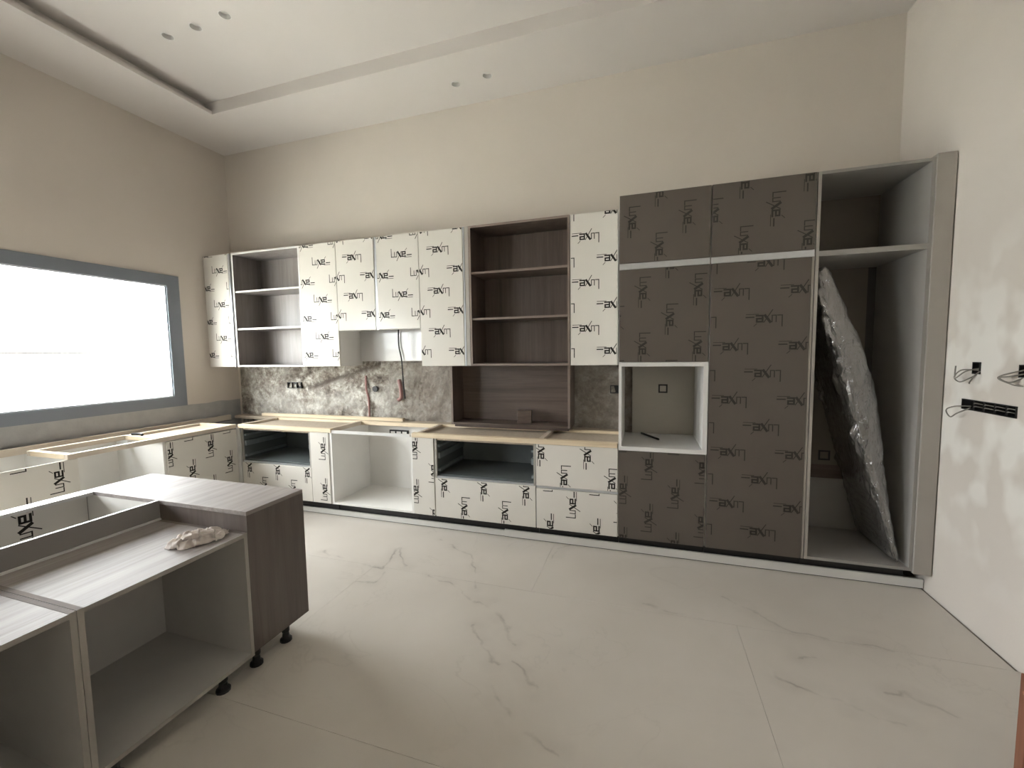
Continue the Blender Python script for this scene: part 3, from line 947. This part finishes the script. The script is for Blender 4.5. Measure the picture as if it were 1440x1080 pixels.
for i in range(NS + 1):
    s = i / NS
    l = s * LL
    KB = ((0.0, 0.0), (0.08, 0.012), (0.24, 0.05), (0.38, 0.10), (0.50, 0.15), (0.66, 0.165), (0.85, 0.09), (0.95, 0.05), (1.0, 0.03))
    for (sa_, ba_), (sb_, bb_) in zip(KB, KB[1:]):
        if sa_ <= s <= sb_:
            bul = ba_ + (bb_ - ba_) * (s - sa_) / (sb_ - sa_)
    endf = min(1.0, s / 0.03, (1 - s) / 0.03) ** 0.5 if 0 < s < 1 else 0.0
    ring = []
    for k in range(NR):
        a = 2 * math.pi * k / NR
        cy_, cx_ = math.cos(a), math.sin(a)
        y = -0.325 - 0.255 * math.copysign(abs(cy_) ** 0.35, cy_)
        th = 0.022 if cx_ > 0 else 0.026 + 0.03 * s
        t_ = th * math.copysign(abs(cx_) ** 0.6, cx_)
        if cx_ > 0:
            t_ += bul * cx_ * (0.4 + 0.6 * max(0, cy_))
        w = noise.fractal((y * 7, s * 12, a * 0.6), 0.7, 2.1, 4) * 0.016
        w += (0.5 - abs(noise.noise((y * 16 + s * 9, s * 26, 5.0 + a * 1.5)))) * 0.030 - 0.010
        t_ = t_ * (0.35 + 0.65 * endf) + (w if t_ > 0 else -abs(w) * (0.6 + 1.4 * s))
        q = foot + ax * l + nr * t_
        ring.append(bm.verts.new((min(6.172, max(5.642, q.x)), max(-0.6, min(-0.06, y + w)), max(0.158, q.z))))
    rings.append(ring)
for A, B in zip(rings, rings[1:]):
    for k in range(NR):
        bm.faces.new((A[k], A[(k + 1) % NR], B[(k + 1) % NR], B[k]))
bm.faces.new(rings[0][::-1])
bm.faces.new(rings[-1])
bmesh.ops.recalc_face_normals(bm, faces=bm.faces[:])
link('plastic_wrap', bm, 'wrap', c, 'shiny crinkled transparent film', smooth=True)

# ------------------------------------------------------------------ plinth strips
for x0, x1, zt, lab in ((0.70, 3.494, 0.052, 'long white plinth strip lying under the white base cabinets'), (3.496, 6.29, 0.062, 'long white plinth strip lying under the tall taupe cabinets')):
    yo = -0.537 if x0 < 1 else -0.541
    c = thing('plinth_strip', ((x0 + x1) / 2, yo, 0), lab, 'plinth')
    box('strip', (x0, x1, yo, yo + 0.016, 0.005, zt), 'plinth', c, bevel=0.0008)
    box('gap_shade_strip', (x0, x1, yo + 0.004, yo + 0.014, 0.0, 0.006), 'black', c)  # black strip standing in for the shadow line under the plinth

# ------------------------------------------------------------------ pine worktop frames
def batten(parent, b, mat):
    return box('batten', b, mat, parent, bevel=0.0015)
zf0, zf1 = ZB1 + 0.0005, 0.853
c = thing('worktop_frame', (1.25, -0.35, zf0), 'pale pine batten frame over the white cabinets in the corner', 'timber frame')
batten(c, (0.70, 1.835, -0.612, -0.572, zf0, zf1), 'pine_x')
batten(c, (0.70, 2.70, -0.165, -0.125, zf0, zf1), 'pine_x')
batten(c, (1.795, 1.835, -0.572, -0.165, zf0, zf1), 'pine_y')
batten(c, (0.70, 0.74, -0.572, -0.165, zf0, zf1), 'pine_y')
box('infill_panel', (0.74, 1.795, -0.572, -0.165, zf0, zf0 + 0.016), 'chip', c)
c = thing('worktop_frame', (3.55, -0.35, zf0), 'pale pine batten frame over the cabinets below the brown niche box', 'timber frame')
batten(c, (2.686, 4.412, -0.612, -0.566, zf0, zf1), 'pine_x')
batten(c, (2.702, 4.412, -0.165, -0.125, zf0, zf1), 'pine_x')
for xa in (2.715, 3.805):
    batten(c, (xa, xa + 0.04, -0.566, -0.165, zf0, zf1), 'pine_y')
box('infill_panel', (2.755, 3.805, -0.566, -0.165, zf0, zf0 + 0.016), 'chip', c)
box('infill_panel', (3.845, 4.412, -0.566, -0.165, zf0, zf0 + 0.016), 'chip', c)
c = solo(box('loose_batten', (0.42, 2.27, -0.085, -0.045, 0.85, 0.882), 'pine_x', bevel=0.0015), 'loose thin pine batten lying against the concrete wall', 'batten')
box('rear_ledge', (0.05, 4.412, -0.118, -0.012, zf0, 0.8495), 'chip', wb, 'rough board along the foot of the wall')

# ------------------------------------------------------------------ cabinets along the window wall
XF = 0.68
def lbase(name, y0, y1, label):
    return thing(name, (0.35, (y0 + y1) / 2, 0.0), label, 'base cabinet')
def lcarcass(c, y0, y1, top=False):
    xb = XF - 0.019
    box('side_panel', (0.06, xb, y0, y0 + T, ZB0, ZB1), 'white', c)
    box('side_panel', (0.06, xb, y1 - T, y1, ZB0, ZB1), 'white', c)
    box('bottom_board', (0.06, xb, y0 + T, y1 - T, ZB0, ZB0 + T), 'white', c)
    box('back_panel', (0.062, 0.07, y0 + T, y1 - T, ZB0 + T, ZB1), 'white', c)
    legs(c, [(xb - 0.08, y0 + 0.05), (xb - 0.08, y1 - 0.05), (0.12, y0 + 0.05), (0.12, y1 - 0.05)], ZB0 + 0.0005)
c = lbase('base_cabinet', -1.262, -0.615, 'white base cabinet under the window next to the corner, closed door in printed film')
lcarcass(c, -1.262, -0.615)
side_door(c, -1.262, -0.612, ZB0, 0.808, XF, 90, (-0.885, 0.69))
box('corner_strip', (XF - 0.018, XF + 0.03, -0.606, YF + 0.03, ZB0, ZB1), 'edge', c)
c = lbase('base_cabinet', -1.85, -1.264, 'open white base cabinet without a door under the window')
lcarcass(c, -1.85, -1.264)
c = lbase('base_cabinet', -2.50, -1.852, 'white base cabinet under the window without worktop, its bare top edge showing')
lcarcass(c, -2.50, -1.852)
side_door(c, -2.50, -1.852, ZB0, ZB1, XF, 90, (-1.965, 0.70))
c = lbase('base_cabinet', -3.15, -2.502, 'white base cabinet at the far end of the window wall run')
lcarcass(c, -3.15, -2.502)
side_door(c, -3.15, -2.502, ZB0, ZB1, XF, 90, (-2.75, 0.60))
c = thing('worktop_frame', (0.45, -1.25, zf0), 'pale pine batten frame over the cabinets under the window', 'timber frame')
batten(c, (0.645, 0.685, -1.91, -0.614, zf0, zf1), 'pine_y')
batten(c, (0.20, 0.24, -1.91, -0.614, zf0, zf1), 'pine_y')
batten(c, (0.24, 0.645, -1.91, -1.87, zf0, zf1), 'pine_x')
batten(c, (0.24, 0.645, -1.31, -1.27, zf0, zf1), 'pine_x')
batten(c, (0.24, 0.645, -0.66, -0.62, zf0, zf1), 'pine_x')
box('infill_panel', (0.24, 0.645, -1.27, -0.66, zf0, zf0 + 0.014), 'chip', c)
solo(box('loose_batten', (0.06, 0.10, -2.3, -0.2, ZB1 + 0.0005, 0.87), 'pine_y', bevel=0.0015), 'loose dusty batten lying along the window wall', 'batten')
box('rear_ledge', (0.006, 0.058, -2.9, -0.13, 0.0, 0.80), 'cement', wl, 'cement ledge under the window')
bm = bmesh.new()
tube_bm(bm, [(0.30, -1.29, 0.865), (0.36, -1.27, 0.866), (0.40, -1.275, 0.864), (0.43, -1.29, 0.865)], 0.011)
solo(link('screwdriver', bm, 'black', smooth=True), 'small dark tool lying on the pine frame under the window', 'tool')

# ------------------------------------------------------------------ island
IX0, IX1, IXM = 1.62, 2.81, 2.22
ZI0, ZI1, ZIN = 0.10, 0.80, 0.70
c = thing('island_end_cabinet', (2.2, -2.12, 0.0), 'closed grey-brown oak end block of the island with a flat top', 'island cabinet')
ya, yb = -2.292, -1.95
box('top_board', (IX0, IX1, ya, yb, ZI1 - 0.02, ZI1), 'oak_grey_y', c, bevel=0.001)
box('end_panel', (IX1 - 0.02, IX1, ya, yb, ZI0, ZI1 - 0.02), 'isl_z', c, 'dark grey-brown oak end panel')
box('end_panel', (IX0, IX0 + 0.02, ya, yb, ZI0, ZI1 - 0.02), 'isl_z', c)
box('side_panel', (IXM, IX1 - 0.02, ya, ya + T, ZI0, ZI1 - 0.02), 'isl_z', c)
box('side_panel', (IX0 + 0.02, IXM, ya, ya + T, ZI0, ZI1 - 0.02), 'white', c)
box('side_panel', (IX0 + 0.02, IX1 - 0.02, yb - T, yb, ZI0, ZI1 - 0.02), 'isl_z', c)
box('bottom_board', (IX0 + 0.02, IX1 - 0.02, ya + T, yb - T, ZI0, ZI0 + T), 'isl_in', c)
legs(c, [(2.765, -2.25), (2.765, -2.07), (1.68, -2.25), (1.68, -2.0)], ZI0 + 0.0005, 0.02)

near_labels = ['open-fronted grey island cabinet next to the end block, cloth on its top', 'open-fronted grey island cabinet behind the double post, its top bare', 'last open-fronted grey island cabinet of the row']
yy = -2.294
for k, wd in enumerate((0.626, 0.63, 0.63)):
    y1, y0 = yy, yy - wd
    yy = y0 - 0.002
    c = thing('island_cabinet', (2.5, (y0 + y1) / 2, 0.0), near_labels[k], 'island cabinet')
    xa, xb = IXM + 0.002, IX1
    box('side_panel', (xa, xb, y0, y0 + T, ZI0 - 0.012, ZIN), 'isl_in', c)
    box('side_panel', (xa, xb, y1 - T, y1, ZI0 - 0.012, ZIN), 'isl_in', c)
    box('top_board', (xa, xb, y0 + T, y1 - T, ZIN - T, ZIN), 'oak_grey_y', c)
    box('edge_band', (xb - 0.0005, xb + 0.001, y0 + T, y1 - T, ZIN - T, ZIN), 'side_grey', c)
    for ye in (y0, y1 - T):
        box('edge_band', (xb - 0.0005, xb + 0.001, ye, ye + T, ZI0 - 0.012, ZIN), 'side_grey', c)
    bb = box('bottom_board', (xa, xb, y0 + T, y1 - T, ZI0 - 0.012, ZI0 + T - 0.012), 'isl_in', c)
    box('edge_band', (xb - 0.0005, xb + 0.001, y0 + T, y1 - T, ZI0 - 0.012, ZI0 + T - 0.012), 'side_grey', bb)
    for ye in (y0, y1 - T):
        box('edge_band', (xa + 0.012, xb, ye, ye + T, ZIN - 0.0003, ZIN + 0.0008), 'isl_edge', c)
    box('back_panel', (xa, xa + 0.006, y0 + T, y1 - T, ZI0 + T - 0.012, ZIN - T), 'isl_in', c)
    legs(c, [(2.765, y1 - 0.13), (2.765, y0 + 0.08), (2.28, y1 - 0.1), (2.28, y0 + 0.08)], ZI0 - 0.0115, 0.02)

far_labels = ['topless island cabinet beside the end block, printed door facing the window wall', 'topless island cabinet further along the row with a glaring white rail', 'last topless island cabinet of the row facing the window wall']
yy = -2.294
for k, wd in enumerate((0.626, 0.63, 0.63)):
    y1, y0 = yy, yy - wd
    yy = y0 - 0.002
    c = thing('island_cabinet', (1.92, (y0 + y1) / 2, 0.0), far_labels[k], 'island cabinet')
    xa, xb = IX0, IXM
    box('top_rail', (xa, xa + 0.08, y0, y1, ZI1 - T, ZI1), 'white_gloss', c, 'white top rail catching the window light')
    dd = box('door', (xa, xa + 0.02, y0, y1, ZI0 + 0.02, ZI1 - T), 'film_white', c)
    film_print(dd, (xa + 0.02, y0, ZI0 + 0.02), (0, 1, 0), (1, 0, 0), y1 - y0, ZI1 - T - ZI0 - 0.02, (-2.541 - y0, 0.69 - ZI0), 90)
    box('partition', (xb - T, xb, y0, y1, ZI0, ZI1), 'isl_part', c, 'upright grey partition between the two cabinet rows')
    if k:
        box('side_panel', (xa + 0.02, xb - T, y1 - T, y1, ZI0, ZI1 - 0.12), 'white', c)
    box('side_panel', (xa + 0.02, xb - T, y0, y0 + T, ZI0, ZI1 - 0.12), 'white', c)
    box('bottom_board', (xa + 0.02, xb - T, y0 + T, y1 - T, ZI0, ZI0 + T), 'white', c)
    box('lit_gap_strip', (xb - 0.0005, xb + 0.012, y0 + 0.001, y1 - 0.001, ZIN + 0.0003, ZIN + 0.009), 'edge', c, 'thin white strip for the lit gap along the foot of the partition')  # white strip standing in for light leaking under the partition
    legs(c, [(1.70, y1 - 0.08), (1.70, y0 + 0.08), (2.12, y1 - 0.08), (2.12, y0 + 0.08)], ZI0 + 0.0005, 0.02)

# crumpled cloth
bm = bmesh.new()
NU, NV = 72, 44
gv = {}
for i in range(NU + 1):
    for j in range(NV + 1):
        a, b_ = i / NU * 2 - 1, j / NV * 2 - 1
        # squeeze the square into a rounded, irregular heap
        r = math.hypot(a, b_)
        ang = math.atan2(b_, a)
        lim = 1.0 + 0.22 * noise.noise((math.cos(ang) * 1.6, math.sin(ang) * 1.6, 2.0))
        rr = r / max(1e-6, max(abs(a), abs(b_)) and r / max(abs(a), abs(b_))) * lim
        u_, v_ = math.cos(ang) * rr, math.sin(ang) * rr
        hgt = max(0.0, 1 - rr * rr) ** 0.6
        n1 = noise.noise((u_ * 1.7 + v_ * 0.9, v_ * 2.2 - u_ * 0.6, 0.7))
        n2 = noise.noise((u_ * 3.2 + 4, v_ * 4.2 + u_ * 1.5, 4.1))
        n3 = noise.noise((u_ * 2.1 - v_ * 1.4, v_ * 2.6 + u_ * 1.1, 8.3))
        n4 = noise.noise((u_ * 2.9 + v_ * 2.0, v_ * 1.9 - u_ * 2.3, 15.2))
        z = 0.0035 + hgt * (0.040 + 0.030 * n1 + 0.020 * n2) - hgt * 0.026 * (math.exp(-(n3 / 0.09) ** 2) + 0.7 * math.exp(-(n4 / 0.07) ** 2))
        z = max(0.0035, z)
        dx = 0.016 * noise.noise((u_ * 4, v_ * 4, 9.0))
        dy = 0.016 * noise.noise((u_ * 4, v_ * 4, 12.0))
        c0, s0 = math.cos(math.radians(62)), math.sin(math.radians(62))
        px_, py_ = u_ * 0.112 + dx, v_ * 0.07 + dy
        gv[i, j] = bm.verts.new((2.675 + px_ * c0 - py_ * s0, -2.42 + px_ * s0 + py_ * c0, ZIN + z))
for i in range(NU):
    for j in range(NV):
        bm.faces.new((gv[i, j], gv[i + 1, j], gv[i + 1, j + 1], gv[i, j + 1]))
bmesh.ops.recalc_face_normals(bm, faces=bm.faces[:])
o = link('cleaning_cloth', bm, 'cloth', smooth=True)
md = o.modifiers.new('thick', 'SOLIDIFY')
md.thickness = 0.003
solo(o, 'crumpled beige cotton cloth lying on the island cabinet top', 'cloth')

# ------------------------------------------------------------------ electrics on the walls
def wall_box_back(x0, x1, z0, z1, label, n=1):
    c = thing('socket_box', ((x0 + x1) / 2, -0.03, z0), label, 'socket box')
    box('box_frame', [(x0, x1, -0.034, -0.004, z1 - 0.006, z1), (x0, x1, -0.034, -0.004, z0, z0 + 0.006), (x0, x0 + 0.006, -0.034, -0.004, z0 + 0.006, z1 - 0.006), (x1 - 0.006, x1, -0.034, -0.004, z0 + 0.006, z1 - 0.006), (x0 + 0.006, x1 - 0.006, -0.012, -0.004, z0 + 0.006, z1 - 0.006)], 'black', c)
    for k in range(1, n):
        xx = x0 + (x1 - x0) * k / n
        box('divider', (xx - 0.004, xx + 0.004, -0.032, -0.012, z0 + 0.006, z1 - 0.006), 'black', c)
wall_box_back(0.76, 0.955, 1.168, 1.236, 'black triple socket box in the concrete near the corner', 3)
wall_box_back(4.315, 4.385, 1.165, 1.235, 'black single socket box in the concrete beside the tall cabinet')
c = thing('socket_box', (2.21, -0.06, 0.70), 'black triple socket box inside the open sink cabinet', 'socket box')
box('box_frame', (2.10, 2.318, -0.07, -0.0585, 0.708, 0.758), 'black', c)
for k in range(3):
    box('socket_insert', (2.115 + k * 0.068, 2.165 + k * 0.068, -0.0715, -0.0695, 0.716, 0.744), 'white', c)

def conduit(pts, lab, r=0.011, mat='red_pvc', name='conduit', cat='conduit'):
    bm = bmesh.new()
    tube_bm(bm, smooth_path(pts, 24), lambda s: r * (1 + 0.10 * math.sin(s * 260)), 10)
    return solo(link(name, bm, mat, smooth=True), lab, cat)
conduit([(1.80, -0.018, 1.31), (1.805, -0.026, 1.18), (1.83, -0.024, 1.05), (1.835, -0.03, 0.853)], 'thin red corrugated conduit running down the concrete to the pine frame')
conduit([(2.20, -0.02, 1.27), (2.225, -0.03, 1.18), (2.225, -0.03, 1.09), (2.19, -0.03, 1.06)], 'faded red conduit stub below the hood cable', 0.018)
cable = conduit([(2.235, -0.052, 1.785), (2.232, -0.05, 1.62), (2.262, -0.055, 1.47), (2.275, -0.06, 1.25), (2.285, -0.052, 1.08)], 'black electric cable hanging from the hood recess', 0.007, 'black', 'power_cable', 'cable')
bm = bmesh.new()
bmesh.ops.create_cone(bm, cap_ends=True, segments=20, radius1=0.03, radius2=0.03, depth=0.02, matrix=Matrix.Translation((1.915, -0.022, 1.172)) @ Matrix.Rotation(math.pi / 2, 4, 'X'))
solo(link('pipe_stub', bm, 'black'), 'round dark pipe stub in the concrete beside the red conduit', 'pipe stub')

def wire(parent, pts, r=0.0035):
    tube('wire', pts, r, 'copper', parent, 6, 10)
cutlist = []
def right_box(y0, y1, z0, z1, label, slots, wires):
    b = bmesh.new()
    addbox(b, RX - 0.05, RX + 0.05, y0, y1, z0, z1)
    cutlist.append(b)
    c = thing('switch_box', (RX, (y0 + y1) / 2, z0), label, 'switch box')
    t = 0.005
    box('box_shell', [(RX - 0.006, RX + 0.048, y0 + 0.0005, y1 - 0.0005, z1 - t, z1 - 0.0005), (RX - 0.006, RX + 0.048, y0 + 0.0005, y1 - 0.0005, z0 + 0.0005, z0 + t), (RX - 0.006, RX + 0.048, y0 + 0.0005, y0 + t, z0 + t, z1 - t), (RX - 0.006, RX + 0.048, y1 - t, y1 - 0.0005, z0 + t, z1 - t), (RX + 0.044, RX + 0.0495, y0 + t, y1 - t, z0 + t, z1 - t)], 'black', c)
    for k in range(1, slots):
        ym = y0 + (y1 - y0) * k / slots
        box('divider', (RX + 0.006, RX + 0.044, ym - 0.008, ym + 0.008, z0 + t, z1 - t), 'black', c)
        for dz in (0.3, 0.6):
            zz = z0 + (z1 - z0) * dz
            tube('wire', [(RX + 0.03, ym - 0.03, zz), (RX + 0.004, ym - 0.015, zz + 0.006), (RX + 0.02, ym + 0.02, zz - 0.004)], 0.003, 'copper', c, 6, 8)
    for w in wires:
        wire(c, w)
    return c
right_box(-0.885, -0.83, 1.38, 1.445, 'small black switch box with looping wires in the right wall beside the filler panel', 1,
          [[(RX + 0.02, -0.85, 1.41), (RX - 0.03, -0.83, 1.395), (RX - 0.05, -0.79, 1.355), (RX - 0.03, -0.745, 1.37), (RX - 0.02, -0.73, 1.42)],
           [(RX + 0.02, -0.86, 1.40), (RX - 0.03, -0.80, 1.40), (RX - 0.045, -0.77, 1.36), (RX - 0.04, -0.80, 1.335), (RX - 0.03, -0.84, 1.35), (RX + 0.01, -0.86, 1.385)],
           [(RX + 0.02, -0.87, 1.41), (RX - 0.03, -0.895, 1.375), (RX - 0.04, -0.88, 1.34), (RX - 0.03, -0.86, 1.33)]])
right_box(-1.19, -1.128, 1.378, 1.44, 'small black switch box with bundled wires above the far end of the long gang box', 1,
          [[(RX + 0.02, -1.15, 1.40), (RX - 0.03, -1.13, 1.385), (RX - 0.05, -1.09, 1.375), (RX - 0.03, -1.12, 1.355), (RX + 0.01, -1.15, 1.385)],
           [(RX + 0.02, -1.15, 1.42), (RX - 0.04, -1.10, 1.39), (RX - 0.05, -1.085, 1.37), (RX - 0.03, -1.14, 1.345), (RX - 0.02, -1.18, 1.34)]])
right_box(-1.132, -0.768, 1.182, 1.24, 'long black gang box for several switches in the right wall', 5,
          [[(RX + 0.02, -0.80, 1.20), (RX - 0.03, -0.765, 1.195), (RX - 0.05, -0.73, 1.17), (RX - 0.05, -0.765, 1.135), (RX - 0.04, -0.80, 1.16), (RX + 0.0, -0.83, 1.195)]])
cut(wr, cutlist)
